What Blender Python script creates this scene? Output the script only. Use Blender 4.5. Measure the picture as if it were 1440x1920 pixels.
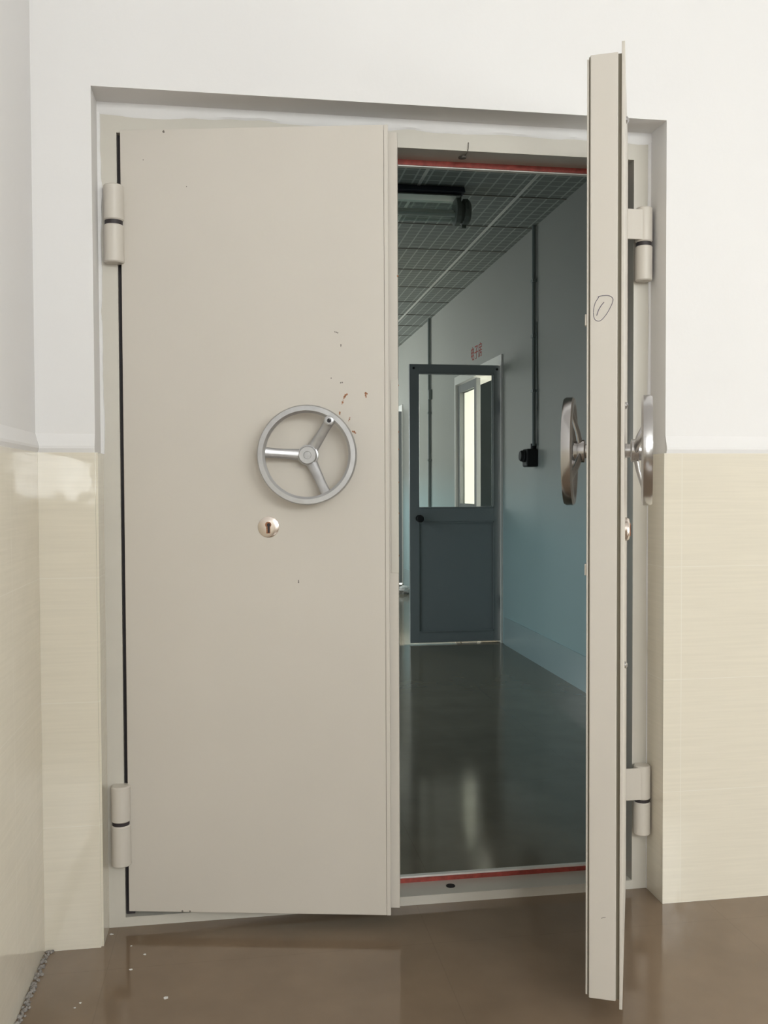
import bpy, bmesh, math, random
from mathutils import Vector, Matrix, noise
random.seed(4)
PI = math.pi
C = bpy.context.scene.collection
for o in list(bpy.data.objects):
    bpy.data.objects.remove(o)

# ---------------------------------------------------------------- camera
FPX, CX, CD, CH = 1737.2, 0.3548, 2.3949, 1.1593
YAW, PITCH, ROLL = 0.1544, -0.0275, -0.0042
fw = Vector((math.sin(YAW)*math.cos(PITCH), math.cos(YAW)*math.cos(PITCH), math.sin(PITCH)))
r0 = Vector((math.cos(YAW), -math.sin(YAW), 0)); u0 = r0.cross(fw)
cr, sr = math.cos(ROLL), math.sin(ROLL)
rt = cr*r0 + sr*u0; up = -sr*r0 + cr*u0
cam = bpy.data.cameras.new('camera'); co = bpy.data.objects.new('camera', cam); C.objects.link(co)
co.matrix_world = Matrix(((rt.x, up.x, -fw.x, CX), (rt.y, up.y, -fw.y, -CD), (rt.z, up.z, -fw.z, CH), (0, 0, 0, 1)))
cam.sensor_fit = 'VERTICAL'; cam.sensor_height = 36; cam.lens = 36*FPX/1920
cam.clip_start = 0.05; cam.clip_end = 100
bpy.context.scene.camera = co

# ---------------------------------------------------------------- world, light, exposure
sc = bpy.context.scene
sc.view_settings.view_transform = 'Standard'; sc.view_settings.look = 'None'
sc.view_settings.gamma = 1; sc.view_settings.use_curve_mapping = False
sc.view_settings.exposure = 0.0
w = bpy.data.worlds.new('world'); sc.world = w; w.use_nodes = True
w.node_tree.nodes['Background'].inputs[0].default_value = (.80, .90, 1, 1)
w.node_tree.nodes['Background'].inputs[1].default_value = 1.0

def area(name, loc, rot, sx, sy, power, col=(1, 1, 1)):
    l = bpy.data.lights.new(name, 'AREA'); l.shape = 'RECTANGLE'; l.size = sx; l.size_y = sy
    l.energy = power; l.color = col
    o = bpy.data.objects.new(name, l); C.objects.link(o); o.location = loc; o.rotation_euler = rot
    return o
YB = -5.2                                   # rear wall of the room, with its windows
REAR = [(0.50, 1.20, 0.95), (1.50, 2.90, 1.85), (3.20, 4.35, 1.85)]     # x0, x1, sill height
WZ1 = 3.05
for a, b, z0 in REAR:                       # daylight through the rear windows
    area('window_and_fill_light', ((a+b)/2, YB-.30, (z0+WZ1)/2), (PI/2, 0, 0), b-a, WZ1-z0, (44 if a > 3 else 58)*(b-a)*(WZ1-z0), (.97, 1, .985))
RY0, RY1, RZ0, RZ1 = -2.2, -1.0, .10, 1.35      # unseen low hatch, added in the right wall to let in fill light
area('window_and_fill_light', (4.6+.3, (RY0+RY1)/2, (RZ0+RZ1)/2), (0, PI/2, 0), RZ1-RZ0, RY1-RY0, 46, (.97, 1, .985))  # added fill lamp behind the hatch, brightens the lower right tiles and floor
XC, ZC = 2.267, 2.844                       # corridor right wall, corridor ceiling
XL2 = -0.45
area('corridor_daylight', (XL2-.3, 8.6, 1.8), (0, -PI/2, 0), 1.5, 3.6, 78, (.97, 1, .96))
area('corridor_daylight', (XL2-1.1, 3.0, 2.75), (0, -PI/2+.5, 0), 1.5, 1.7, 58, (.80, .98, 1))
area('corridor_daylight', (1.2, 14.3, 1.75), (-PI/2, 0, 0), 1.2, 1.5, 34, (.9, 1, 1))
area('side_room_daylight', (6.2, 7.3, 1.9), (0, PI/2, 0), 1.6, 2.6, 1100, (1, 1, .96))

# ---------------------------------------------------------------- materials
def mat(name, col, rough=.5, metal=0, spec=.5, bump=0, bscale=200, var=0, vscale=3, coat=0, vstretch=(1, 1, 1)):
    m = bpy.data.materials.new(name); m.use_nodes = True
    nt = m.node_tree; b = nt.nodes['Principled BSDF']
    b.inputs['Base Color'].default_value = (*col, 1); b.inputs['Roughness'].default_value = rough
    b.inputs['Metallic'].default_value = metal; b.inputs['Specular IOR Level'].default_value = spec
    b.inputs['Coat Weight'].default_value = coat; b.inputs['Coat Roughness'].default_value = .08
    tc = nt.nodes.new('ShaderNodeTexCoord')
    mp = nt.nodes.new('ShaderNodeMapping'); mp.inputs['Scale'].default_value = vstretch
    nt.links.new(tc.outputs['Object'], mp.inputs[0])
    if var:
        n = nt.nodes.new('ShaderNodeTexNoise'); n.inputs['Scale'].default_value = vscale; n.inputs['Detail'].default_value = 6
        nt.links.new(mp.outputs[0], n.inputs[0])
        rp = nt.nodes.new('ShaderNodeValToRGB')
        rp.color_ramp.elements[0].position = .3; rp.color_ramp.elements[1].position = .7
        rp.color_ramp.elements[0].color = (*[c*(1-var) for c in col], 1)
        rp.color_ramp.elements[1].color = (*[min(1, c*(1+var)) for c in col], 1)
        nt.links.new(n.outputs[0], rp.inputs[0]); nt.links.new(rp.outputs[0], b.inputs['Base Color'])
    if bump:
        n2 = nt.nodes.new('ShaderNodeTexNoise'); n2.inputs['Scale'].default_value = bscale; n2.inputs['Detail'].default_value = 3
        nt.links.new(tc.outputs['Object'], n2.inputs[0])
        bp = nt.nodes.new('ShaderNodeBump'); bp.inputs['Strength'].default_value = bump; bp.inputs['Distance'].default_value = .002
        nt.links.new(n2.outputs[0], bp.inputs['Height']); nt.links.new(bp.outputs[0], b.inputs['Normal'])
    return m

def math_node(nt, op, a, b=None, c=None):
    n = nt.nodes.new('ShaderNodeMath'); n.operation = op
    for i, v in enumerate((a, b, c)):
        if v is None: continue
        if isinstance(v, (int, float)): n.inputs[i].default_value = v
        else: nt.links.new(v, n.inputs[i])
    return n.outputs[0]

def grid_mask(nt, coord, pitch, off, width):
    """1 inside a joint line repeated every pitch"""
    t = math_node(nt, 'ADD', coord, -off + pitch*100)
    t = math_node(nt, 'MODULO', t, pitch)
    t = math_node(nt, 'SUBTRACT', t, pitch/2); t = math_node(nt, 'ABSOLUTE', t)
    return math_node(nt, 'GREATER_THAN', t, pitch/2 - width/2)

def mixc(nt, fac, a, b):
    n = nt.nodes.new('ShaderNodeMixRGB')
    if isinstance(fac, (int, float)): n.inputs[0].default_value = fac
    else: nt.links.new(fac, n.inputs[0])
    for i, v in ((1, a), (2, b)):
        if isinstance(v, tuple): n.inputs[i].default_value = (*v, 1)
        else: nt.links.new(v, n.inputs[i])
    return n.outputs[0]

def tile_mat(name, col, joint, axis, off):
    m = mat(name, col, .05, var=.03, vscale=4, vstretch=(1.2, 1.2, 40), spec=.5)
    nt = m.node_tree; b = nt.nodes['Principled BSDF']
    src = b.inputs['Base Color'].links[0].from_socket
    tc = nt.nodes.new('ShaderNodeTexCoord'); s = nt.nodes.new('ShaderNodeSeparateXYZ'); nt.links.new(tc.outputs['Object'], s.inputs[0])
    f1 = grid_mask(nt, s.outputs[2], .3117, 0, .0016)
    f2 = grid_mask(nt, s.outputs[axis], .6, off, .0018)
    f = math_node(nt, 'MAXIMUM', f1, f2)
    f = math_node(nt, 'MULTIPLY', f, .55)
    nt.links.new(mixc(nt, f, src, joint), b.inputs['Base Color'])
    # slightly wavy glaze
    n = nt.nodes.new('ShaderNodeTexNoise'); n.inputs['Scale'].default_value = 9; nt.links.new(tc.outputs['Object'], n.inputs[0])
    bp = nt.nodes.new('ShaderNodeBump'); bp.inputs['Strength'].default_value = .25; bp.inputs['Distance'].default_value = .004
    nt.links.new(n.outputs[0], bp.inputs['Height']); nt.links.new(bp.outputs[0], b.inputs['Normal'])
    return m

M = {}
M['plaster'] = mat('white_plaster', (.80, .785, .775), .9, spec=.2, bump=.15, bscale=60, var=.012, vscale=2)
M['tile'] = tile_mat('cream_wall_tile', (.735, .68, .57), (.82, .79, .71), 0, .355)
M['tile_left'] = tile_mat('cream_wall_tile_left', (.735, .68, .57), (.82, .79, .71), 1, -.285)
M['paint'] = mat('warm_grey_door_paint', (.62, .575, .512), .42, bump=.06, bscale=90, var=.015, vscale=3)
M['frame'] = mat('warm_grey_frame_paint', (.605, .572, .505), .3, bump=.35, bscale=22, var=.02, vscale=8)
M['dark'] = mat('dark_steel_and_gap_shade', (.035, .028, .03), .6)
M['groove'] = mat('olive_groove_paint', (.33, .30, .23), .5)
M['red'] = mat('red_gasket', (.34, .06, .045), .6, var=.3, vscale=60)
M['silver'] = mat('silver_paint', (.50, .50, .505), .32, metal=.75, bump=.15, bscale=160, var=.08, vscale=40)
M['chrome'] = mat('brushed_steel', (.53, .52, .52), .22, metal=1, bump=.05, bscale=300)
M['brass'] = mat('nickel_keyplate', (.78, .70, .64), .25, metal=1)
M['rust'] = mat('rust', (.34, .15, .075), .8, var=.4, vscale=300)
M['chip'] = mat('dark_chips_and_bar_shade', (.16, .14, .12), .8)
M['ink'] = mat('ballpoint_ink', (.06, .05, .10), .6)
M['corr_white'] = mat('corridor_door_frame_paint', (.82, .81, .76), .4)
M['grey_leaf'] = mat('grey_green_door_paint', (.29, .31, .315), .35, bump=.1, bscale=80)
M['leaf_pale'] = mat('pale_grey_door_paint', (.20, .205, .20), .4)
M['cap'] = mat('lamp_cap_grey', (.17, .19, .165), .5)
M['black'] = mat('black_plastic', (.010, .010, .011), .6)
M['conduit'] = mat('conduit_grey', (.20, .23, .22), .4)
M['lamp_body'] = mat('lamp_body_dark', (.06, .065, .085), .5)
M['bar'] = mat('ceiling_bar_metal', (.80, .80, .74), .3, metal=.35)
M['white_room'] = mat('side_room_white', (.85, .86, .82), .8)
M['cabinet'] = mat('shadow_dark_steel_cabinet', (.010, .013, .014), .8, spec=.1)  # steel lowered to near black to stand in for shadow in the room
M['cabinet2'] = mat('mid_grey_steel_cabinet', (.32, .33, .31), .45)
M['crumb'] = mat('grey_mortar_crumbs', (.28, .26, .24), .95, var=.4, vscale=150)
M['flake'] = mat('white_paint_flake', (.75, .74, .72), .7)
M['red_paint'] = mat('red_stencil_paint', (.42, .09, .07), .8)

# clear glass / tube
def glass(name, tint=(1, 1, 1), refl=.08, rough=.02):
    m = bpy.data.materials.new(name); m.use_nodes = True; nt = m.node_tree
    for n in list(nt.nodes): nt.nodes.remove(n)
    o = nt.nodes.new('ShaderNodeOutputMaterial'); mx = nt.nodes.new('ShaderNodeMixShader')
    t = nt.nodes.new('ShaderNodeBsdfTransparent'); t.inputs[0].default_value = (*tint, 1)
    g = nt.nodes.new('ShaderNodeBsdfGlossy'); g.inputs['Roughness'].default_value = rough
    mx.inputs[0].default_value = refl
    nt.links.new(t.outputs[0], mx.inputs[1]); nt.links.new(g.outputs[0], mx.inputs[2]); nt.links.new(mx.outputs[0], o.inputs[0])
    return m
M['glass'] = glass('door_glass', (.97, .98, .97), .04)
M['tube'] = glass('lamp_tube_glass', (.85, .9, .88), .16, .06)

def floor_mat(name, col, pitch, ox, oy, rough, jcol):
    m = mat(name, col, rough, var=.09, vscale=5, spec=.5)
    nt = m.node_tree; b = nt.nodes['Principled BSDF']; src = b.inputs['Base Color'].links[0].from_socket
    tc = nt.nodes.new('ShaderNodeTexCoord'); s = nt.nodes.new('ShaderNodeSeparateXYZ'); nt.links.new(tc.outputs['Object'], s.inputs[0])
    f = math_node(nt, 'MAXIMUM', grid_mask(nt, s.outputs[0], pitch, ox, .002), grid_mask(nt, s.outputs[1], pitch, oy, .002))
    f = math_node(nt, 'MULTIPLY', f, .25)
    nt.links.new(mixc(nt, f, src, jcol), b.inputs['Base Color'])
    n = nt.nodes.new('ShaderNodeTexNoise'); n.inputs['Scale'].default_value = 3; n.inputs['Detail'].default_value = 4; nt.links.new(tc.outputs['Object'], n.inputs[0])
    r = nt.nodes.new('ShaderNodeMapRange'); r.inputs[3].default_value = rough*.7; r.inputs[4].default_value = rough*1.5
    nt.links.new(n.outputs[0], r.inputs[0]); nt.links.new(r.outputs[0], b.inputs['Roughness'])
    return m
M['floor'] = floor_mat('brown_floor_tile', (.215, .155, .105), .8, .03, -.12, .09, (.12, .09, .065))
M['floor2'] = floor_mat('corridor_floor_tile', (.19, .165, .12), .8, .1, .3, .10, (.06, .055, .045))

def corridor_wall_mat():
    m = mat('corridor_wall_painted_light', (.36, .39, .36), .55, bump=.08, bscale=50)
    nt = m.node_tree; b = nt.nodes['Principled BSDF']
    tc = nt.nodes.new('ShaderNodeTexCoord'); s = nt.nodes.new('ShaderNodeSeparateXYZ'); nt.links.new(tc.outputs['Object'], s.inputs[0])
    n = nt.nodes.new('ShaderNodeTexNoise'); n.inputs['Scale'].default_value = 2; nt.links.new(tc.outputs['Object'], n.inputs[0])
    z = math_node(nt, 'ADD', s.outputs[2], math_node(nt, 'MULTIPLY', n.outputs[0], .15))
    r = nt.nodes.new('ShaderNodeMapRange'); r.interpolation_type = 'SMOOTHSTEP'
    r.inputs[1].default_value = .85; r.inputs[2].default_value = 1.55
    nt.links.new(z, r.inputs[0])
    nt.links.new(mixc(nt, r.outputs[0], (.42, .565, .575), (.365, .37, .335)), b.inputs['Base Color'])  # lower wall coloured pale blue to carry the daylight falling on it
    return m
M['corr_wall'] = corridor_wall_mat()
M['corr_skirt'] = mat('corridor_skirting_paint', (.42, .53, .54), .35)

def ceiling_mat():
    m = mat('embossed_ceiling_panel', (.20, .225, .205), .55)
    nt = m.node_tree; b = nt.nodes['Principled BSDF']
    tc = nt.nodes.new('ShaderNodeTexCoord'); s = nt.nodes.new('ShaderNodeSeparateXYZ'); nt.links.new(tc.outputs['Object'], s.inputs[0])
    fx = grid_mask(nt, s.outputs[0], .0762, .02, .010); fy = grid_mask(nt, s.outputs[1], .0775, .02, .008)
    f = math_node(nt, 'MAXIMUM', fx, fy)
    nt.links.new(mixc(nt, f, (.225, .245, .22), (.48, .51, .47)), b.inputs['Base Color'])
    bp = nt.nodes.new('ShaderNodeBump'); bp.inputs['Strength'].default_value = .6; bp.inputs['Distance'].default_value = .004
    nt.links.new(f, bp.inputs['Height']); nt.links.new(bp.outputs[0], b.inputs['Normal'])
    return m
M['ceil2'] = ceiling_mat()

# ---------------------------------------------------------------- mesh helpers
def box(bm, x0, x1, y0, y1, z0, z1):
    v = [bm.verts.new(p) for p in ((x0, y0, z0), (x1, y0, z0), (x1, y1, z0), (x0, y1, z0), (x0, y0, z1), (x1, y0, z1), (x1, y1, z1), (x0, y1, z1))]
    for f in ((0, 3, 2, 1), (4, 5, 6, 7), (0, 1, 5, 4), (1, 2, 6, 5), (2, 3, 7, 6), (3, 0, 4, 7)):
        bm.faces.new([v[i] for i in f])
    return v

def cyl(bm, c, axis, r, h, n=32, r2=None):
    """cylinder from point c along axis (unit) length h"""
    axis = Vector(axis).normalized(); q = axis.to_track_quat('Z', 'Y'); c = Vector(c)
    r2 = r if r2 is None else r2
    A, B = [], []
    for i in range(n):
        t = 2*PI*i/n; d = Vector((math.cos(t), math.sin(t), 0))
        A.append(bm.verts.new(c + q @ (d*r))); B.append(bm.verts.new(c + q @ (d*r2 + Vector((0, 0, h)))))
    for i in range(n):
        j = (i+1) % n; bm.faces.new((A[i], A[j], B[j], B[i]))
    bm.faces.new(A[::-1]); bm.faces.new(B)

def lathe(bm, c, axis, prof, n=48, closed=False):
    """prof: (r, h) pairs along axis; closed=True closes the profile on itself (ring)"""
    axis = Vector(axis).normalized(); q = axis.to_track_quat('Z', 'Y'); c = Vector(c); rings = []
    for r, h in prof:
        rings.append([bm.verts.new(c + q @ Vector((r*math.cos(2*PI*i/n), r*math.sin(2*PI*i/n), h))) for i in range(n)])
    m = len(rings)
    for k in range(m if closed else m-1):
        a, b = rings[k], rings[(k+1) % m]
        for i in range(n):
            j = (i+1) % n; bm.faces.new((a[i], a[j], b[j], b[i]))
    if not closed:
        bm.faces.new(rings[0][::-1]); bm.faces.new(rings[-1])

def tube(bm, pts, r, n=8):
    pts = [Vector(p) for p in pts]; rings = []
    for i, p in enumerate(pts):
        d = (pts[min(i+1, len(pts)-1)] - pts[max(i-1, 0)]).normalized()
        q = d.to_track_quat('Z', 'Y'); rr = r[i] if isinstance(r, (list, tuple)) else r
        rings.append([bm.verts.new(p + q @ Vector((rr*math.cos(2*PI*k/n), rr*math.sin(2*PI*k/n), 0))) for k in range(n)])
    for a, b in zip(rings, rings[1:]):
        for i in range(n):
            j = (i+1) % n; bm.faces.new((a[i], a[j], b[j], b[i]))
    bm.faces.new(rings[0][::-1]); bm.faces.new(rings[-1])

def prism(bm, pts, axis, a, b):
    """extrude a 2-D polygon; axis 0/1/2 is the extrusion axis"""
    def P(p, t):
        if axis == 0: return (t, p[0], p[1])
        if axis == 1: return (p[0], t, p[1])
        return (p[0], p[1], t)
    A = [bm.verts.new(P(p, a)) for p in pts]; B = [bm.verts.new(P(p, b)) for p in pts]
    n = len(pts)
    for i in range(n):
        j = (i+1) % n; bm.faces.new((A[i], A[j], B[j], B[i]))
    bm.faces.new(A[::-1]); bm.faces.new(B)

def obj(name, bm, m, parent=None, smooth=False, bevel=0, sharp=38):
    bmesh.ops.recalc_face_normals(bm, faces=bm.faces)
    me = bpy.data.meshes.new(name); bm.to_mesh(me); bm.free()
    o = bpy.data.objects.new(name, me); C.objects.link(o); me.materials.append(M[m] if isinstance(m, str) else m)
    if smooth:
        for p in me.polygons: p.use_smooth = True
        me.set_sharp_from_angle(angle=math.radians(sharp))
    if bevel:
        b = o.modifiers.new('bevel', 'BEVEL'); b.width = bevel; b.segments = 2; b.limit_method = 'ANGLE'; b.angle_limit = math.radians(40)
    if parent: o.parent = parent
    return o

def tag(o, label=None, cat=None, group=None, kind=None):
    if label: o['label'] = label
    if cat: o['category'] = cat
    if group: o['group'] = group
    if kind: o['kind'] = kind
    return o

def empty(name, loc=(0, 0, 0), rz=0):
    o = bpy.data.objects.new(name, None); C.objects.link(o); o.location = loc; o.rotation_euler = (0, 0, rz); o.empty_display_size = .1
    return o

def B(*boxes):
    bm = bmesh.new()
    for b in boxes: box(bm, *b)
    return bm

def struct(name, bm, m, label, cat, **k):
    return tag(obj(name, bm, m, **k), label, cat, kind='structure')

# ---------------------------------------------------------------- room shell
XL, XR, ZT, W, H, ZD = -.142, 4.6, 3.3, 1.509, 2.15, 1.247
WT = .225                                        # front wall thickness
struct('floor', B((XL, XR, YB, .10, -.1, 0)), 'floor', 'glossy brown tile floor in front of the steel double door', 'floor')
struct('wall_front', B((XL-.2, 0, 0, WT, 0, ZT), (W, XR, 0, WT, 0, ZT), (0, W, 0, WT, H, ZT)), 'plaster', 'white plastered wall around the steel double door', 'wall')
struct('wall_left', B((XL-.2, XL, YB, 0, 0, ZT)), 'plaster', 'grey-white side wall left of the double door', 'wall')
struct('wall_right', B((XR, XR+.2, YB, RY0, 0, ZT), (XR, XR+.2, RY1, 0, 0, ZT), (XR, XR+.2, RY0, RY1, 0, RZ0), (XR, XR+.2, RY0, RY1, RZ1, ZT)), 'plaster', 'white side wall of the room on the right', 'wall')
struct('ceiling', B((XL-.2, XR+.2, YB-.2, WT, ZT, ZT+.1)), 'plaster', 'white ceiling over the room', 'ceiling')
bm = B((XL-.2, XR+.2, YB-.2, YB, WZ1, ZT))
xs = [XL-.2] + [v for p in REAR for v in p[:2]] + [XR+.2]
for a, b in zip(xs[::2], xs[1::2]): box(bm, a, b, YB-.2, YB, 0, WZ1)
for a, b, z0 in REAR: box(bm, a, b, YB-.2, YB, 0, z0)
struct('wall_back', bm, 'plaster', 'white wall with the daylight windows facing the double door', 'wall')
for i, (a, b, WZ0) in enumerate(REAR):
    bm = B((a, a+.05, YB-.14, YB-.08, WZ0, WZ1), (b-.05, b, YB-.14, YB-.08, WZ0, WZ1), (a, b, YB-.14, YB-.08, WZ0, WZ0+.05), (a, b, YB-.14, YB-.08, WZ1-.05, WZ1),
           (a, b, YB-.14, YB-.08, WZ0+1.1, WZ0+1.15), ((a+b)/2-.025, (a+b)/2+.025, YB-.14, YB-.08, WZ0, WZ1))
    for k in range(1, 8):
        x = a + (b-a)*k/8; box(bm, x-.008, x+.008, YB-.06, YB-.04, WZ0, WZ1)
    struct('window_%d' % (i+1), bm, 'corr_white', 'barred window number %s from the left in the wall facing the door' % ('one', 'two', 'three')[i], 'window')

bm = B((XR+.08, XR+.14, RY0, RY1, RZ0, RZ0+.05), (XR+.08, XR+.14, RY0, RY1, RZ1-.05, RZ1))  # frame of the added fill hatch
for k in range(3): y = RY0 + (RY1-RY0-.05)*k/2; box(bm, XR+.08, XR+.14, y, y+.05, RZ0, RZ1)
struct('window_7', bm, 'corr_white', 'unseen low hatch added in the right wall of the room for fill light', 'window')
# tile dado: 3 mm proud of nothing, plaster above swells 8 mm forward of it
def dado(name, bm, m, label): return struct(name, bm, m, label, 'wall tiles')
T = .006
dado('trim_1', B((XL, 0, -T, 0, 0, ZD), (-T*0-.0, .006, 0, .098, 0, ZD)), 'tile', 'narrow strip of cream wall tiles between left wall and double door')
dado('trim_2', B((W, XR, -T, 0, 0, ZD), (W-.006, W, -T, .098, 0, ZD)), 'tile', 'cream wall tiles right of the double door')
dado('trim_3', B((XL, XL+T, YB, -T, 0, ZD)), 'tile_left', 'cream wall tiles with a shiny glaze on the left side wall')
dado('trim_13', B((XR-T, XR, YB, RY0, 0, ZD), (XR-T, XR, RY1, -T, 0, ZD)), 'tile_left', 'cream wall tiles on the right side wall of the room')
dado('trim_14', B((XL+T, REAR[0][0], YB, YB+T, 0, ZD), (REAR[0][0], XR-T, YB, YB+T, 0, 1.10)), 'tile', 'cream wall tiles under the windows facing the double door')
# rounded plaster lip over the tile edge
lip = [(-T-.004, ZD+.016), (-T-.004, ZD+.010), (-T, ZD), (.001, ZD), (.001, ZD+.05)]
bm = bmesh.new(); prism(bm, lip, 0, XL, .0); prism(bm, lip, 0, W, XR)
struct('trim_4', bm, 'plaster', 'white plaster lip along the top edge of the wall tiles', 'plaster edge')
bm = bmesh.new(); prism(bm, [(XL-.001, ZD+.05), (XL-.001, ZD), (XL+T, ZD), (XL+T+.004, ZD+.010), (XL+T+.004, ZD+.016)], 1, YB, -.001)
struct('trim_5', bm, 'plaster', 'white plaster lip over the tiles of the left side wall', 'plaster edge')

# ---------------------------------------------------------------- steel frame of the double door
FY, FB = .098, .205                              # front and back of the frame
IX0, IX1, IZ0, IZ1 = .048, 1.459, .025, 2.075    # clear opening
fr = empty('trim_6', (W/2, FY, 0)); tag(fr, 'painted steel frame around both door leaves', 'door frame', kind='structure')
def inloc(o, p):
    o.parent = p; o.matrix_parent_inverse = Matrix.Translation(-Vector(p.location)) if p.rotation_euler.z == 0 else p.matrix_basis.inverted(); return o
YS = .186                                        # stop face
bm = B((0, IX0, FY, FB, 0, H), (IX1, W, FY, FB, 0, H), (IX0, IX1, FY, FB, IZ1, H), (IX0, IX1, FY, FB, 0, IZ0))
o = obj('door_frame', bm, 'frame'); inloc(o, fr)
S = .017
bm = B((IX0, IX0+S, YS+.004, FB, IZ0, IZ1), (IX1-S, IX1, YS+.004, FB, IZ0, IZ1), (IX0+S, IX1-S, YS+.004, FB, IZ1-S, IZ1), (IX0+S, IX1-S, YS+.004, FB, IZ0, IZ0+S))
o = obj('door_stop', bm, 'corr_white'); inloc(o, fr)
G = .014
o = obj('gap_shade_strip', B((IX0, IX0+.022, .118, YS-.001, IZ0, IZ1)), 'dark'); inloc(o, fr)  # dark strip added in the hinge-side gap in place of its shade
bm = B((IX0, IX0+G, YS, YS+.004, IZ0, IZ1), (IX1-G, IX1, YS, YS+.004, IZ0, IZ1), (IX0+G, IX1-G, YS, YS+.004, IZ1-G, IZ1), (IX0+G, IX1-G, YS, YS+.004, IZ0, IZ0+G-.002))
o = obj('gasket', bm, 'red'); inloc(o, fr); o['label'] = 'red sealing strip inside the frame'
bm = bmesh.new(); cyl(bm, (.975, .146, IZ1-.003), (0, 0, 1), .011, .003, 20); cyl(bm, (.975, .13, IZ1-.008), (0, 0, 1), .007, .006, 12)
tube(bm, [(.977, .13, IZ1-.004), (.978, .105, IZ1-.003), (.979, .093, IZ1+.004), (.980, .095, IZ1+.022)], .0012, 6)
o = obj('latch_wire', bm, 'chip'); inloc(o, fr); o['label'] = 'bit of dark wire in the upper bolt hole'
bm = bmesh.new(); cyl(bm, (.937, .145, IZ0+.0005), (0, 0, 1), .013, .001, 24)
o = obj('bolt_hole', bm, 'black'); inloc(o, fr)
# uneven white plaster smeared over the frame edge
def wavy_strip(p0, p1, q, depth, n, amp, seed):
    """strip from the recess edge (p0-p1) to a wavy inner edge, q = (dx, dz) inward direction times width"""
    bm = bmesh.new(); rows = []
    for i in range(n+1):
        t = i/n; x = p0[0]+(p1[0]-p0[0])*t; z = p0[1]+(p1[1]-p0[1])*t
        k = 1 + amp*noise.noise(Vector((t*6, seed, 0))) + amp*.5*noise.noise(Vector((t*23, seed, 3)))
        rows.append([bm.verts.new((x, depth, z)), bm.verts.new((x+q[0]*k*.8, depth, z+q[1]*k*.8)), bm.verts.new((x+q[0]*k, FY+.0005, z+q[1]*k)), bm.verts.new((x, FY+.0005, z))])
    for a, b in zip(rows, rows[1:]):
        for j in range(4): bm.faces.new((a[j], b[j], b[(j+1) % 4], a[(j+1) % 4]))
    bm.faces.new(rows[0]); bm.faces.new(rows[-1][::-1])
    return bm
ps = empty('trim_7', (W/2, FY, 0)); tag(ps, 'uneven white plaster smeared along the frame edges', 'plaster edge', kind='structure')
for nm, a in (('plaster_strip', ((0, H), (W, H), (0, -.030), FY-.004, 80, .35, 1)),
              ('plaster_strip', ((0, ZD), (0, H-.018), (.009, 0), FY-.003, 60, .6, 5)),
              ('plaster_strip', ((W, 0), (W, H-.018), (-.008, 0), FY-.003, 90, .5, 9)),
              ):
    inloc(obj(nm, wavy_strip(*a), 'plaster', smooth=True), ps)

# ---------------------------------------------------------------- leaves
ZB0, ZB1 = .045, 2.078

def wheel(side, uc, zc, n0, s, m, parent, a0=0):
    """three-spoke handwheel; local y = s*n ; side -1 stands outside (n negative), +1 inside"""
    hw = bpy.data.objects.new('handwheel', None); C.objects.link(hw); hw.parent = parent; hw.location = (uc, s*n0, zc)
    ax = Vector((0, s*side, 0))                      # pointing away from the leaf
    bm = bmesh.new()
    R, t, h0, h1 = .126, .0205, .036, .060
    prof = [(R, h0+.004), (R, h1-.005), (R-.003, h1), (R-t+.006, h1), (R-t, h1-.005), (R-t+.001, h0+.006), (R-t+.005, h0), (R-.004, h0)]
    lathe(bm, (0, 0, 0), ax, prof, 96, True)
    obj('rim', bm, m, hw, smooth=True)
    bm = bmesh.new(); lathe(bm, (0, 0, 0), ax, [(.016, 0), (.016, .012), (.025, .013), (.0265, .015), (.0265, .030), (.0235, .031), (.0225, .038), (.021, .040), (.010, .040), (.009, .0385), (.006, .0385)], 40)
    cyl(bm, ax*.036, ax, .0032, .0045, 12)
    obj('hub', bm, m, hw, smooth=True, sharp=20)
    for k in range(3):
        a = math.radians(a0 + 120*k); d = Vector((math.cos(a), 0, math.sin(a))); e = d.cross(ax)
        bm = bmesh.new(); rings = []
        for r, h, wd, th in ((.016, .024, .0150, .0065), (.045, .029, .0135, .0060), (.08, .039, .0120, .0055), (.110, .047, .0135, .0055)):
            c = d*r + ax*h
            rings.append([bm.verts.new(c + e*wd*math.cos(q) + ax*th*math.sin(q)) for q in [2*PI*i/14 for i in range(14)]])
        for A, Bq in zip(rings, rings[1:]):
            for i in range(14): j = (i+1) % 14; bm.faces.new((A[i], A[j], Bq[j], Bq[i]))
        bm.faces.new(rings[0]); bm.faces.new(rings[-1][::-1])
        obj('spoke', bm, m, hw, smooth=True)
        if k == 1:
            bm = bmesh.new(); c = d*.103
            lathe(bm, c, ax, [(.0125, .042), (.0125, .0615), (.0105, .063), (.0055, .063), (.0045, .058), (.0045, .042)], 28, True)
            obj('grip_boss', bm, m, hw, smooth=True)
            bm = bmesh.new(); cyl(bm, c+ax*.044, ax, .0047, .010, 16)
            h = obj('grip_hole', bm, 'dark', hw)
    return hw

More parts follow.
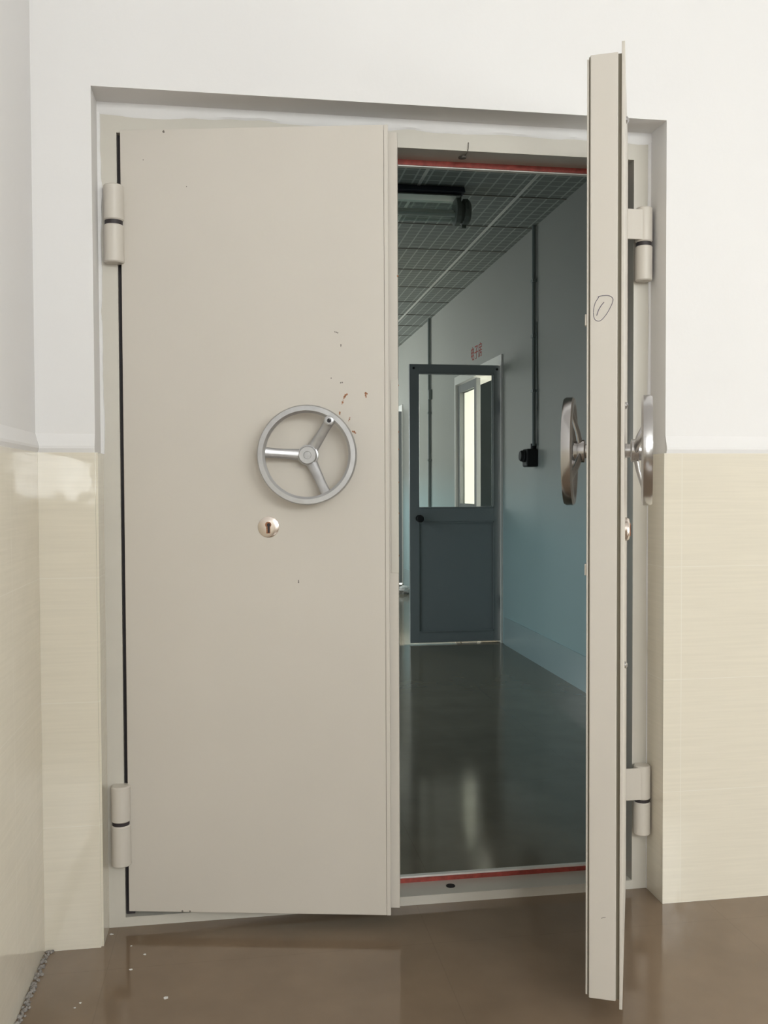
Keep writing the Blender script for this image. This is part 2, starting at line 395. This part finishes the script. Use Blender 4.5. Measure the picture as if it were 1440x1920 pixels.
def keyplate(side, uc, zc, n0, s, parent):
    kp = bpy.data.objects.new('key_escutcheon', None); C.objects.link(kp); kp.parent = parent; kp.location = (uc, s*n0, zc)
    ax = Vector((0, s*side, 0))
    bm = bmesh.new(); lathe(bm, (0, 0, 0), ax, [(.0275, 0), (.0272, .002), (.024, .0035), (.014, .0042), (.001, .0044)], 48)
    obj('cover_disc', bm, 'brass', kp, smooth=True)
    def slot(r, hw, z0, y0, y1):
        bm = bmesh.new(); cyl(bm, ax*y0 + Vector((0, 0, .006)), ax, r, y1-y0, 24)
        box(bm, -hw, hw, min(s*side*y0, s*side*y1), max(s*side*y0, s*side*y1), z0, .006); return bm
    obj('keyhole', slot(.0080, .0052, -.0165, .0035, .0048), 'rust', kp)
    o = obj('key_slot', slot(.0048, .0026, -.0145, .0040, .0052), 'dark', kp); o.location = (.0012, 0, -.0005)
    return kp

def hinge(world, zlo, zgap, zhi, r, leaf, side, gap=.011):
    """side +1: leaf plate lies to the +x side"""
    x, y = world
    h = bpy.data.objects.new('hinge', None); C.objects.link(h)
    inv = leaf.matrix_basis.inverted(); h.parent = leaf; h.matrix_basis = inv @ Matrix.Translation((x, y, 0))
    for nm, a, b in (('upper_knuckle', zgap+gap/2, zhi), ('lower_knuckle', zlo, zgap-gap/2)):
        bm = bmesh.new(); lathe(bm, (0, 0, a), (0, 0, 1), [(r-.003, 0), (r, .003), (r, b-a-.003), (r-.003, b-a)], 36)
        obj(nm, bm, 'paint', h, smooth=True)
    bm = bmesh.new(); cyl(bm, (0, 0, zgap-gap/2), (0, 0, 1), r-.003, gap, 30)
    p = obj('hinge_pin', bm, 'dark', h, smooth=True); p['label'] = 'dark pin ring between the knuckles'
    return h

# left leaf, standing slightly ajar
HL = Vector((.058, .088, 0)); FL = Vector((.734, -.047, 0))
dl = FL - HL; LW = dl.length; al = math.atan2(dl.y, dl.x)
d1 = empty('door_1', HL, al)
tag(d1, 'left steel door leaf, slightly ajar, with a silver three-spoke handwheel and keyhole', 'door', kind='structure')
bm = B((0, LW-.011, 0, .004, ZB0, ZB1)); box(bm, LW-.0105, LW, -.0012, .010, ZB0, ZB1)
obj('front_plate', bm, 'paint', d1, bevel=.0012)
bm = B((.018, LW-.006, .0045, .072, .058, 2.066))
obj('door_body', bm, 'paint', d1)
bm = B((LW-.0055, LW+.023, .020, .072, .056, 2.066))
obj('meeting_stile', bm, 'paint', d1, bevel=.0012)
bm = B((LW+.0035, LW+.0238, .0185, .030, .935, 1.435)); o = obj('lock_plate', bm, 'frame', d1, bevel=.001)
bm = bmesh.new()
for z in (.98, 1.09, 1.17, 1.255, 1.30, 1.42, 1.70): cyl(bm, (LW+.0232, .019, z), (0, 1, 0), .0022, .004, 7)
obj('rust_stain', bm, 'rust', d1)
hinge((.041, .082), 1.736, 1.838, 1.934, .0255, d1, 1)
hinge((.041, .082), .172, .284, .382, .0250, d1, 1, .009)
wheel(-1, .484, 1.2395, 0, 1, 'silver', d1, 176+120-360+0)
keyplate(-1, .377, 1.056, 0, 1, d1)
def chip(u, z, pts, m, name, y=-.0004):
    """small irregular flake: pts are (du, dz, r) blobs joined"""
    bm = bmesh.new()
    for du, dz, r in [(p[0], p[1], p[2]*1.35) for p in pts]:
        n = 9; A = [bm.verts.new((u+du+r*(.6+.5*random.random())*math.cos(2*PI*i/n), y, z+dz+r*(.7+.6*random.random())*math.sin(2*PI*i/n))) for i in range(n)]
        Bv = [bm.verts.new((v.co.x, y+.0006, v.co.z)) for v in A]
        bm.faces.new(A); bm.faces.new(Bv[::-1])
        for i in range(n): j = (i+1) % n; bm.faces.new((A[i], Bv[i], Bv[j], A[j]))
    return bm
MARKS = []

# right leaf, swung wide open towards the viewer
HR = Vector((1.438, .090, 0)); FR = Vector((1.149, -.556, 0))
dr = FR - HR; RW = dr.length; ar = math.atan2(dr.y, dr.x)
d2 = empty('door_2', HR, ar)
tag(d2, 'right steel door leaf standing open edge-on with a handwheel on each side', 'door', kind='structure')
s = -1
obj('front_plate', B((0, RW-.012, -.004, 0, ZB0, ZB1), (RW-.012, RW, -.0065, 0, ZB0, ZB1)), 'paint', d2, bevel=.001)
obj('door_body', B((.035, RW-.012, -.073, -.004, .060, 2.058)), 'groove', d2)
obj('edge_channel', B((RW-.012, RW-.002, -.070, -.0135, .060, 2.058)), 'paint', d2, bevel=.002)
obj('back_plate', B((.035, RW-.008, -.077, -.073, .064, 2.052)), 'paint', d2, bevel=.0008)
hinge((1.478, .074), 1.731, 1.833, 1.934, .0235, d2, -1)
hinge((1.478, .074), .168, .266, .366, .0235, d2, -1, .009)
for za, zb in ((1.842, 1.925), (.272, .362)):
    o = obj('hinge_leaf', B((1.421, 1.478, .054, .060, za, zb)), 'paint', d2, bevel=.0015); o.matrix_parent_inverse = d2.matrix_basis.inverted()
WU = RW-.205
wheel(-1, WU, 1.2395, 0, -1, 'chrome', d2, 20)
wheel(1, WU, 1.2395, .077, -1, 'chrome', d2, 75)
kp2 = keyplate(-1, WU-.06, 1.056, 0, -1, d2); kp2.scale = (1, 2.6, 1)
for z in (1.345, .74, 2.0):
    bm = bmesh.new(); lathe(bm, (WU-.02, 0, z), (0, 1, 0), [(.008, 0), (.008, .003), (.004, .006), (.001, .0065)], 20)
    obj('bolt_head', bm, 'chrome', d2, smooth=True)
for z in (1.51, .98):
    bm = B((RW-.03, RW-.012, -.081, -.077, z-.012, z+.012)); obj('latch_tab', bm, 'paint', d2, bevel=.001)
# handwritten circled 1 on the free edge
yc, zc_ = -.0415, 1.530
def ink(pts, r=.0006):
    bm = bmesh.new(); tube(bm, pts, r, 6); return bm
lp = [(-.58, .93), (-.1, 1.0), (.5, .97), (.86, .75), (.84, .45), (.55, -.05), (.2, -.5), (-.2, -.85), (-.52, -.95), (-.88, -.8), (-1, -.45), (-.98, .05), (-.82, .5), (-.5, .9), (-.35, 1.0)]
def smoothpts(p, n=6):
    out = []
    for i in range(len(p)-1):
        a, b, c, d = p[max(i-1, 0)], p[i], p[i+1], p[min(i+2, len(p)-1)]
        for k in range(n):
            t = k/n
            out.append(tuple(.5*((2*b[j]) + (-a[j]+c[j])*t + (2*a[j]-5*b[j]+4*c[j]-d[j])*t*t + (-a[j]+3*b[j]-3*c[j]+d[j])*t**3) for j in (0, 1)))
    return out + [p[-1]]
bm = bmesh.new()
# screen right = towards the outer plate = local y increasing
tube(bm, [(RW-.0017, yc+.021*a, zc_+.027*b) for a, b in smoothpts(lp)], .0006, 6)
tube(bm, [(RW-.0017, yc+.021*a, zc_+.027*b) for a, b in smoothpts([(-.7, -.52), (-.52, -.1), (-.25, .25), (.02, .5)])], .0007, 6)
o = obj('circled_number', bm, 'ink', d2); o['label'] = 'circled number 1 written in ballpoint pen'
bm = bmesh.new(); tube(bm, [(RW-.0018, -.044, .236), (RW-.0018, -.040, .2385), (RW-.0018, -.035, .239)], .0006, 6); obj('pen_mark', bm, 'chip', d2)

for lab, u, z, pts, m in (
    ('paint_scratch', .556, 1.5546, [(-.004, .001, .0012), (0, 0, .0013), (.003, -.0015, .0012)], 'chip'),
    ('paint_scratch', .567, 1.522, [(0, 0, .0015), (0, -.003, .001)], 'chip'),
    ('paint_scratch', .5416, 1.4377, [(0, 0, .0013)], 'chip'),
    ('paint_scratch', .568, 1.4255, [(-.002, 0, .0014), (.002, .001, .0014)], 'chip'),
    ('rust_stain', .577, 1.394, [(.005, .002, .0018), (.001, 0, .0024), (-.001, -.004, .0024), (-.003, -.008, .0014), (-.005, -.013, .001), (-.0065, -.018, .0022), (-.008, -.023, .001)], 'rust'),
    ('rust_stain', .563, 1.350, [(0, 0, .0018), (0, -.004, .0016)], 'rust'),
    ('rust_stain', .588, 1.332, [(0, 0, .0016), (.001, .004, .001), (-.002, -.004, .001)], 'rust'),
    ('rust_stain', .630, 1.396, [(0, .002, .0024), (.003, .001, .0018), (0, -.003, .0018), (.001, -.007, .0014)], 'rust'),
    ('rust_stain', .600, 1.300, [(0, 0, .0022), (.003, -.003, .0016), (-.004, .001, .0016)], 'rust'),
    ('paint_scratch', .454, .915, [(0, .002, .0014), (0, -.002, .0016)], 'chip'),
    ('paint_scratch', .114, 2.0715, [(0, 0, .0026)], 'chip'),
    ('paint_scratch', .172, 1.931, [(0, 0, .0010)], 'chip'),
    ('paint_scratch', .060, 2.001, [(0, 0, .0010)], 'chip'),
    ('paint_scratch', .150, .0475, [(-.008, 0, .0022), (.012, 0, .0020)], 'chip')):
    obj(lab, chip(u, z, pts, m, lab), m, d1)

# ---------------------------------------------------------------- corridor behind the doors
YE = 14.0
DZ = 2.055
D1a, D1b = 4.20, 5.70            # double doorway of the side room
D2a, D2b = 8.40, 9.80
WX = XC + .22
struct('floor', B((XL2, XC, .10, YE, -.1, 0)), 'floor2', 'dark glossy corridor floor behind the open door leaf', 'floor')
bm = B((XC, WX, WT, D1a, 0, ZC), (XC, WX, D1b, D2a, 0, ZC), (XC, WX, D2b, YE, 0, ZC), (XC, WX, D1a, D1b, DZ+.07, ZC), (XC, WX, D2a, D2b, DZ+.07, ZC))
struct('wall_right', bm, 'corr_wall', 'grey corridor wall, bluish daylight coloured into its lower half, with the doorways', 'wall')
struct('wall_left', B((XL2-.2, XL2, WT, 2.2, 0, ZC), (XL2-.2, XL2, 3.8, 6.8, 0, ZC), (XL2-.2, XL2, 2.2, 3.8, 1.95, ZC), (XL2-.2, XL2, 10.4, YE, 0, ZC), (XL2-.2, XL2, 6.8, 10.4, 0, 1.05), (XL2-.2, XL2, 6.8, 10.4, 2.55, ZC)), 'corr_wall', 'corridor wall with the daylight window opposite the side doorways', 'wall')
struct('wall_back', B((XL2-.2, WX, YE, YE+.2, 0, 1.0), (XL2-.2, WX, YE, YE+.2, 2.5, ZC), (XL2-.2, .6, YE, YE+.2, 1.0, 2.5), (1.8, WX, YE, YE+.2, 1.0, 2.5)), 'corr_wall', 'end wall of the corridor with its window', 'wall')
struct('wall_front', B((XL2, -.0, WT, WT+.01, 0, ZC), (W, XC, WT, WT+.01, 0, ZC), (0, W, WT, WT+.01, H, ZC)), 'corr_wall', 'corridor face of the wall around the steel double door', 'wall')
bm = B((XL2-.14, XL2-.08, 6.8, 10.4, 1.05, 1.10), (XL2-.14, XL2-.08, 6.8, 10.4, 2.50, 2.55))
for k in range(5): box(bm, XL2-.14, XL2-.08, 6.8+.8875*k, 6.85+.8875*k, 1.05, 2.55)
struct('window_4', bm, 'corr_white', 'long window in the corridor wall opposite the side doorways', 'window')
bm = B((.6, 1.8, YE+.06, YE+.12, 1.0, 1.05), (.6, 1.8, YE+.06, YE+.12, 2.45, 2.5), (.6, .65, YE+.06, YE+.12, 1, 2.5), (1.175, 1.225, YE+.06, YE+.12, 1, 2.5), (1.75, 1.8, YE+.06, YE+.12, 1, 2.5))
struct('window_5', bm, 'corr_white', 'window at the far end of the corridor', 'window')
struct('ceiling', B((XL2-.2, WX, WT, YE+.2, ZC, ZC+.1)), 'ceil2', 'embossed panel ceiling of the corridor', 'ceiling')
bm = bmesh.new()
x = .137
while x < XC:
    if x > XL2: box(bm, x-.009, x+.009, WT, YE, ZC-.004, ZC)
    x += .61
struct('trim_8', bm, 'bar', 'thin shiny bars running lengthwise along the corridor ceiling', 'ceiling grid')
bm = bmesh.new(); y = 2.87 - 4*.62
while y < YE:
    box(bm, XL2, XC, y-.007, y+.007, ZC-.0025, ZC)
    y += .62
struct('trim_12', bm, 'chip', 'crosswise bars of the corridor ceiling, coloured dark for their unlit faces', 'ceiling grid')  # shaded side of the cross bars put into a dark colour
struct('baseboard_right', B((XC-.008, XC, WT+.01, D1a-.06, 0, .20), (XC-.008, XC, D1b+.06, D2a-.06, 0, .20)), 'corr_skirt', 'low painted skirting along the corridor wall', 'baseboard')

# doorway frame of the side room
def casing(name, a, b, label):
    bm = B((XC-.012, XC+.20, a, a+.035, 0, DZ+.07), (XC-.012, XC+.20, b-.035, b, 0, DZ+.07), (XC-.012, XC+.20, a+.035, b-.035, DZ, DZ+.07))
    return struct(name, bm, 'corr_white', label, 'door frame')
casing('trim_9', D1a, D1b, 'white frame of the double doorway in the corridor wall')
casing('trim_10', D2a, D2b, 'white frame of the farther doorway in the corridor wall')
struct('trim_11', B((XC, XC+.2, D1a+.035, D1b-.035, 0, .008)), 'corr_white', 'pale threshold of the side doorway', 'threshold')

def glazed_leaf(name, loc, rz, width, label, m, moulding=True, pane='glass'):
    d = empty(name, loc, rz); tag(d, label, 'door', kind='structure')
    a, b, t = .062, .070, .018
    zb, z0, z1, z2, zt = .012, .09, .90, 1.0, 1.985
    ht = 2.048
    bm = B((0, a+.012, -t, t, zb, ht), (width-b, width, -t, t, zb, ht), (a+.012, width-b, -t, t, zt, ht), (a+.012, width-b, -t, t, z1, z2), (a+.012, width-b, -t, t, zb, z0))
    obj('leaf_frame', bm, m, d, bevel=.002)
    obj('lower_panel', B((a, width-b, -.008, .008, z0, z1)), m, d)
    bm = B()
    x0, x1 = a+.012, width-b
    for za, zb2 in ((z0, z1), (z2, zt)):
        for yy in (-t-.004, t-.002):
            box(bm, x0, x0+.008, yy, yy+.006, za, zb2)
            box(bm, x0, x1, yy, yy+.006, za, za+.008); box(bm, x0, x1, yy, yy+.006, zb2-.008, zb2)
    obj('moulding', bm, m, d)
    obj('glass_pane' if pane == 'glass' else 'upper_panel', B((x0, x1, -.002, .002, z2, zt)), pane, d)
    return d
LWD = .705
# open leaf: local x from the hinge on the corridor wall towards -x
dc = glazed_leaf('door_3', (XC+.018, 4.262, 0), PI, LWD, 'grey-green half-glazed door leaf standing open across the corridor', 'grey_leaf')
bm = bmesh.new()      # knob faces the viewer: local +y
lathe(bm, (LWD-.068, .018, .925), (0, 1, 0), [(.026, 0), (.026, .006), (.011, .009), (.011, .030), (.024, .036), (.028, .050), (.024, .062), (.006, .066)], 28)
o = obj('door_knob', bm, 'black', dc, smooth=True); o['label'] = 'black round knob'
bm = B((LWD-.108, LWD-.102, .018, .022, .915, .937)); o = obj('latch_tag', bm, 'chrome', dc)
bm = bmesh.new(); cyl(bm, (LWD-.03, .018, 2.018), (0, 1, 0), .009, .003, 14); cyl(bm, (.05, .018, 2.018), (0, 1, 0), .009, .003, 14)
obj('corner_bolt', bm, 'black', dc)
for z in (.30, 1.75):
    bm = bmesh.new(); cyl(bm, (.0, .022, z-.05), (0, 0, 1), .008, .10, 12); obj('hinge', bm, 'black', dc, smooth=True)
# closed far leaf of the same doorway: local x towards -y
dd = glazed_leaf('door_4', (XC+.03, D1b-.037, 0), -PI/2, .64, 'pale half-glazed leaf closed in the side doorway, seen through the open door glass', 'leaf_pale', False)
# dark leaf of the farther doorway
glazed_leaf('door_5', (XC+.018, D2a+.060, 0), PI, .68, 'dark door leaf standing open at the farther doorway, only its edge showing', 'grey_leaf', False, 'grey_leaf')

# side room
struct('wall_side_room', B((WX+4.0, WX+4.2, 3.2, 6.2, 0, 3), (WX+4.0, WX+4.2, 8.6, 10.6, 0, 3), (WX+4.0, WX+4.2, 6.2, 8.6, 0, 1.0), (WX+4.0, WX+4.2, 6.2, 8.6, 2.7, 3), (WX, WX+4.2, 10.4, 10.6, 0, 3), (WX, WX+4.2, 3.2, 3.4, 0, 3)), 'white_room', 'bright white walls of the room beyond the side doorway', 'wall')
struct('floor', B((XC, WX+4.2, 3.2, 10.6, -.1, 0)), 'floor2', 'floor of the bright room beyond the side doorway', 'floor')
struct('ceiling', B((WX, WX+4.2, 3.2, 10.6, 3, 3.1)), 'white_room', 'white ceiling of the bright room beyond the side doorway', 'ceiling')
bm = B((WX+4.06, WX+4.12, 6.2, 8.6, 1.0, 1.06), (WX+4.06, WX+4.12, 6.2, 8.6, 2.64, 2.7), (WX+4.06, WX+4.12, 6.2, 6.26, 1, 2.7), (WX+4.06, WX+4.12, 7.37, 7.43, 1, 2.7), (WX+4.06, WX+4.12, 8.54, 8.6, 1, 2.7))
struct('window_6', bm, 'corr_white', 'window lighting the room beyond the side doorway', 'window')

def cabinet(name, x0, x1, y0, y1, h, m, label, handle=True):
    c = empty(name, ((x0+x1)/2, (y0+y1)/2, 0)); tag(c, label, 'cabinet')
    hx, hy = (x1-x0)/2, (y1-y0)/2
    obj('body', B((-hx, hx, -hy+.02, hy, .05, h), (-hx+.02, hx-.02, -hy+.04, hy-.02, 0, .05)), m, c, bevel=.004)
    for sx in (-1, 1):
        xa, xb = (-hx+.004, -.003) if sx < 0 else (.003, hx-.004)
        dr_ = obj('door', B((xa, xb, -hy, -hy+.02, .07, h-.02)), m, c, bevel=.003)
        obj('handle', B((sx*.02-.006, sx*.02+.006, -hy-.02, -hy, h*.5-.06, h*.5+.06)), 'chrome', dr_)
    return c
cabinet('metal_cabinet', 2.50, 3.30, 6.0, 6.45, 2.80, 'cabinet', 'tall metal cabinet, near black with shadow put into its colour, just inside the side doorway')
cabinet('metal_cabinet', 2.70, 2.945, 8.0, 8.35, 1.98, 'cabinet', 'narrow dark grey cabinet against the bright wall, seen through two panes')
cabinet('metal_cabinet', 2.995, 3.30, 8.0, 8.35, 1.72, 'cabinet2', 'lower light grey cabinet right of the narrow dark one')

# lamp on the side room ceiling, seen through the panes
hl = empty('hanging_lamp', (3.02, 8.6, 3.0)); tag(hl, 'small grey lamp hanging in the bright side room', 'lamp')
bm = bmesh.new(); lathe(bm, (0, 0, -.72), (0, 0, 1), [(.02, 0), (.085, .02), (.09, .10), (.06, .15), (.02, .18)], 24); obj('lamp_shade', bm, 'cabinet2', hl, smooth=True)
bm = bmesh.new(); cyl(bm, (0, 0, -.55), (0, 0, 1), .008, .55, 10); obj('rod', bm, 'cabinet2', hl)

# fluorescent fixture under the corridor ceiling
lf = empty('ceiling_lamp', (1.0, 2.80, ZC)); tag(lf, 'sealed tube lamp with a dark ribbed end cap under the corridor ceiling', 'lamp')
bm = bmesh.new(); prism(bm, [(-.085, -.035), (.085, -.035), (.06, 0.0), (-.06, 0.0)], 0, -.68, .62); obj('housing', bm, 'lamp_body', lf)
bm = bmesh.new(); lathe(bm, (-.66, 0, -.125), (1, 0, 0), [(.058, 0), (.058, 1.27)], 40); obj('tube_cover', bm, 'tube', lf, smooth=True)
bm = bmesh.new(); cyl(bm, (-.64, -.018, -.145), (1, 0, 0), .013, 1.24, 20); cyl(bm, (-.64, .025, -.118), (1, 0, 0), .013, 1.24, 20); o = obj('lamp_tube', bm, 'corr_white', lf, smooth=True)
bm = bmesh.new(); prism(bm, [(-.07, -.055), (.07, -.055), (.05, -.04), (-.05, -.04)], 0, -.64, .60); obj('reflector', bm, 'bar', lf)
for xa, sx in ((.585, 1), (-.635, -1)):
    bm = bmesh.new()
    c0 = xa if sx > 0 else xa
    lathe(bm, (xa, 0, -.125), (sx, 0, 0), [(.062, -.01), (.078, -.008), (.078, .018), (.062, .022), (.062, .036), (.076, .040), (.076, .062), (.060, .078), (.02, .080)], 12)
    box(bm, xa+sx*.01-.015, xa+sx*.01+.015, -.03, .03, -.075, 0)
    obj('end_cap', bm, 'cap', lf)
    bm = B((xa+sx*.045-.012, xa+sx*.045+.012, -.012, .012, -.215, -.195)); obj('cap_screw', bm, 'cap', lf)

# conduits and socket
def conduit(y, z0, r, label, pts=None):
    t = empty('cable_conduit', (XC, y, z0)); tag(t, label, 'conduit')
    bm = bmesh.new(); tube(bm, pts or [(-r-.003, 0, 0), (-r-.003, 0, ZC-z0-.0)], r, 12); obj('pipe', bm, 'conduit', t, smooth=True)
    for zz in (.25, .5, .75):
        h = (ZC-z0)*zz; bm = B((-2*r-.006, 0, -r-.012, r+.012, h-.009, h+.009)); obj('clip', bm, 'conduit', t, bevel=.002)
    return t
t = conduit(3.43, 1.42, .0125, 'grey conduit pipe running from the ceiling down to the black socket')
bm = bmesh.new(); tube(bm, [(-.006, .012-.055, 0), (-.007, -.046, .25), (-.006, -.030, .60), (-.006, -.026, .80)], .004, 8); obj('loose_cable', bm, 'conduit', t, smooth=True)
conduit(6.78, .95, .0155, 'grey conduit pipe on the far wall, seen through the door glass')
t = empty('junction_box', (XC, 6.742, 2.08)); tag(t, 'small grey junction box on the far conduit pipe', 'junction box')
obj('box_body', B((-.030, 0, -.02, .02, -.05, .05)), 'conduit', t, bevel=.006)
obj('box_lid', B((-.034, -.030, -.017, .017, -.046, .046)), 'conduit', t, bevel=.003)
so = empty('wall_socket', (XC, 3.44, 1.345)); tag(so, 'black surface-mounted industrial socket at the end of the conduit', 'socket')
bm = B((-.075, 0, -.052, .052, -.062, .055)); obj('socket_body', bm, 'black', so, bevel=.010)
bm = bmesh.new(); lathe(bm, (-.065, 0, .008), (-.94, -.0, .05), [(.040, 0), (.041, .02), (.036, .026), (.036, .034), (.030, .042), (.01, .044)], 26); obj('socket_cap', bm, 'black', so, smooth=True)
bm = bmesh.new(); cyl(bm, (-.0155, 0, .045), (0, 0, 1), .018, .045, 16); obj('cable_gland', bm, 'black', so, smooth=True)

# stencilled characters over the doorway
def text(name, s, size, mtx, m, label):
    cu = bpy.data.curves.new(name, 'FONT'); cu.body = s; cu.size = size; cu.extrude = .0006; cu.align_x = 'CENTER'
    tmp = bpy.data.objects.new('tmp', cu); C.objects.link(tmp)
    dg = bpy.context.evaluated_depsgraph_get(); me = bpy.data.meshes.new_from_object(tmp.evaluated_get(dg))
    bpy.data.objects.remove(tmp)
    me.materials.clear(); me.materials.append(M[m])
    o = bpy.data.objects.new(name, me); C.objects.link(o); o.matrix_world = mtx
    return tag(o, label, 'sign')
mt = Matrix(((0, 0, -1, XC-.001), (-1, 0, 0, 4.97), (0, 1, 0, 2.205), (0, 0, 0, 1)))
text('wall_lettering', '\u7535\u5b50\u623f', .125, mt, 'red_paint', 'three faded red characters stencilled on the wall above the side doorway')

# irregular white lump by the corridor wall
def lump(loc, sx, sy, sz, seed, sub=3):
    bm = bmesh.new(); bmesh.ops.create_icosphere(bm, subdivisions=sub, radius=1)
    for v in bm.verts:
        k = 1 + .35*noise.noise(v.co*2.2 + Vector((seed, 0, 0))) + .15*noise.noise(v.co*6 + Vector((seed, 3, 0)))
        v.co = Vector((v.co.x*sx*k, v.co.y*sy*k, (v.co.z*k+.9)*sz)); v.co.z = max(0, v.co.z)
        v.co += Vector(loc)
    return bm
tag(obj('white_lump', lump((2.11, 7.45, 0), .085, .07, .045, 3), 'flake'), 'small white lump at the foot of the far corridor wall', 'litter')

# mortar crumbs in the open joint along the left wall, paint flakes on the floor
bm = bmesh.new(); rnd = random.Random(8)
for i in range(420):
    y = -.01 - 1.2*rnd.random(); x = XL+T+.003+abs(rnd.gauss(0, .007)); r = rnd.uniform(.0015, .0052)
    mm = Matrix.Translation((x, y, r*.5)) @ Matrix.Rotation(rnd.random()*6, 4, 'Z') @ Matrix.Diagonal((r*rnd.uniform(.7, 1.5), r*rnd.uniform(.7, 1.5), r, 1))
    bmesh.ops.create_icosphere(bm, subdivisions=1, radius=1, matrix=mm)
tag(obj('mortar_crumbs', bm, 'crumb'), 'grey mortar crumbs lying in the joint along the left wall', 'debris', kind='stuff')
FL_ = [(.179, -.269, .008, 'largest white paint flake, farthest from the door leaf on the brown floor'), (-.009, -.260, .0035, 'tiny white flake on the floor left of the largest flake, upper of two close together'),
       (-.018, -.278, .003, 'tiny white flake on the floor left of the largest flake, lower of two close together'), (.113, -.061, .0045, 'white flake on the floor in front of the left leaf, nearest the door leaf middle'),
       (.086, -.129, .0045, 'white flake on the floor midway between the frame corner and the largest flake'), (.074, -.011, .0028, 'tiny white flake nearest the left bottom corner of the leaf'),
       (.016, .060, .006, 'white flake tucked in the left corner of the recess')]
for x, y, r, lab in FL_:
    bm = bmesh.new(); n = 7
    A = [(x + r*rnd.uniform(.5, 1.1)*math.cos(2*PI*i/n), y + r*.7*rnd.uniform(.5, 1.1)*math.sin(2*PI*i/n)) for i in range(n)]
    prism(bm, A, 2, 0, .0012)
    tag(obj('paint_flake', bm, 'flake'), lab, 'paint flake', 'paint flakes on the brown floor')
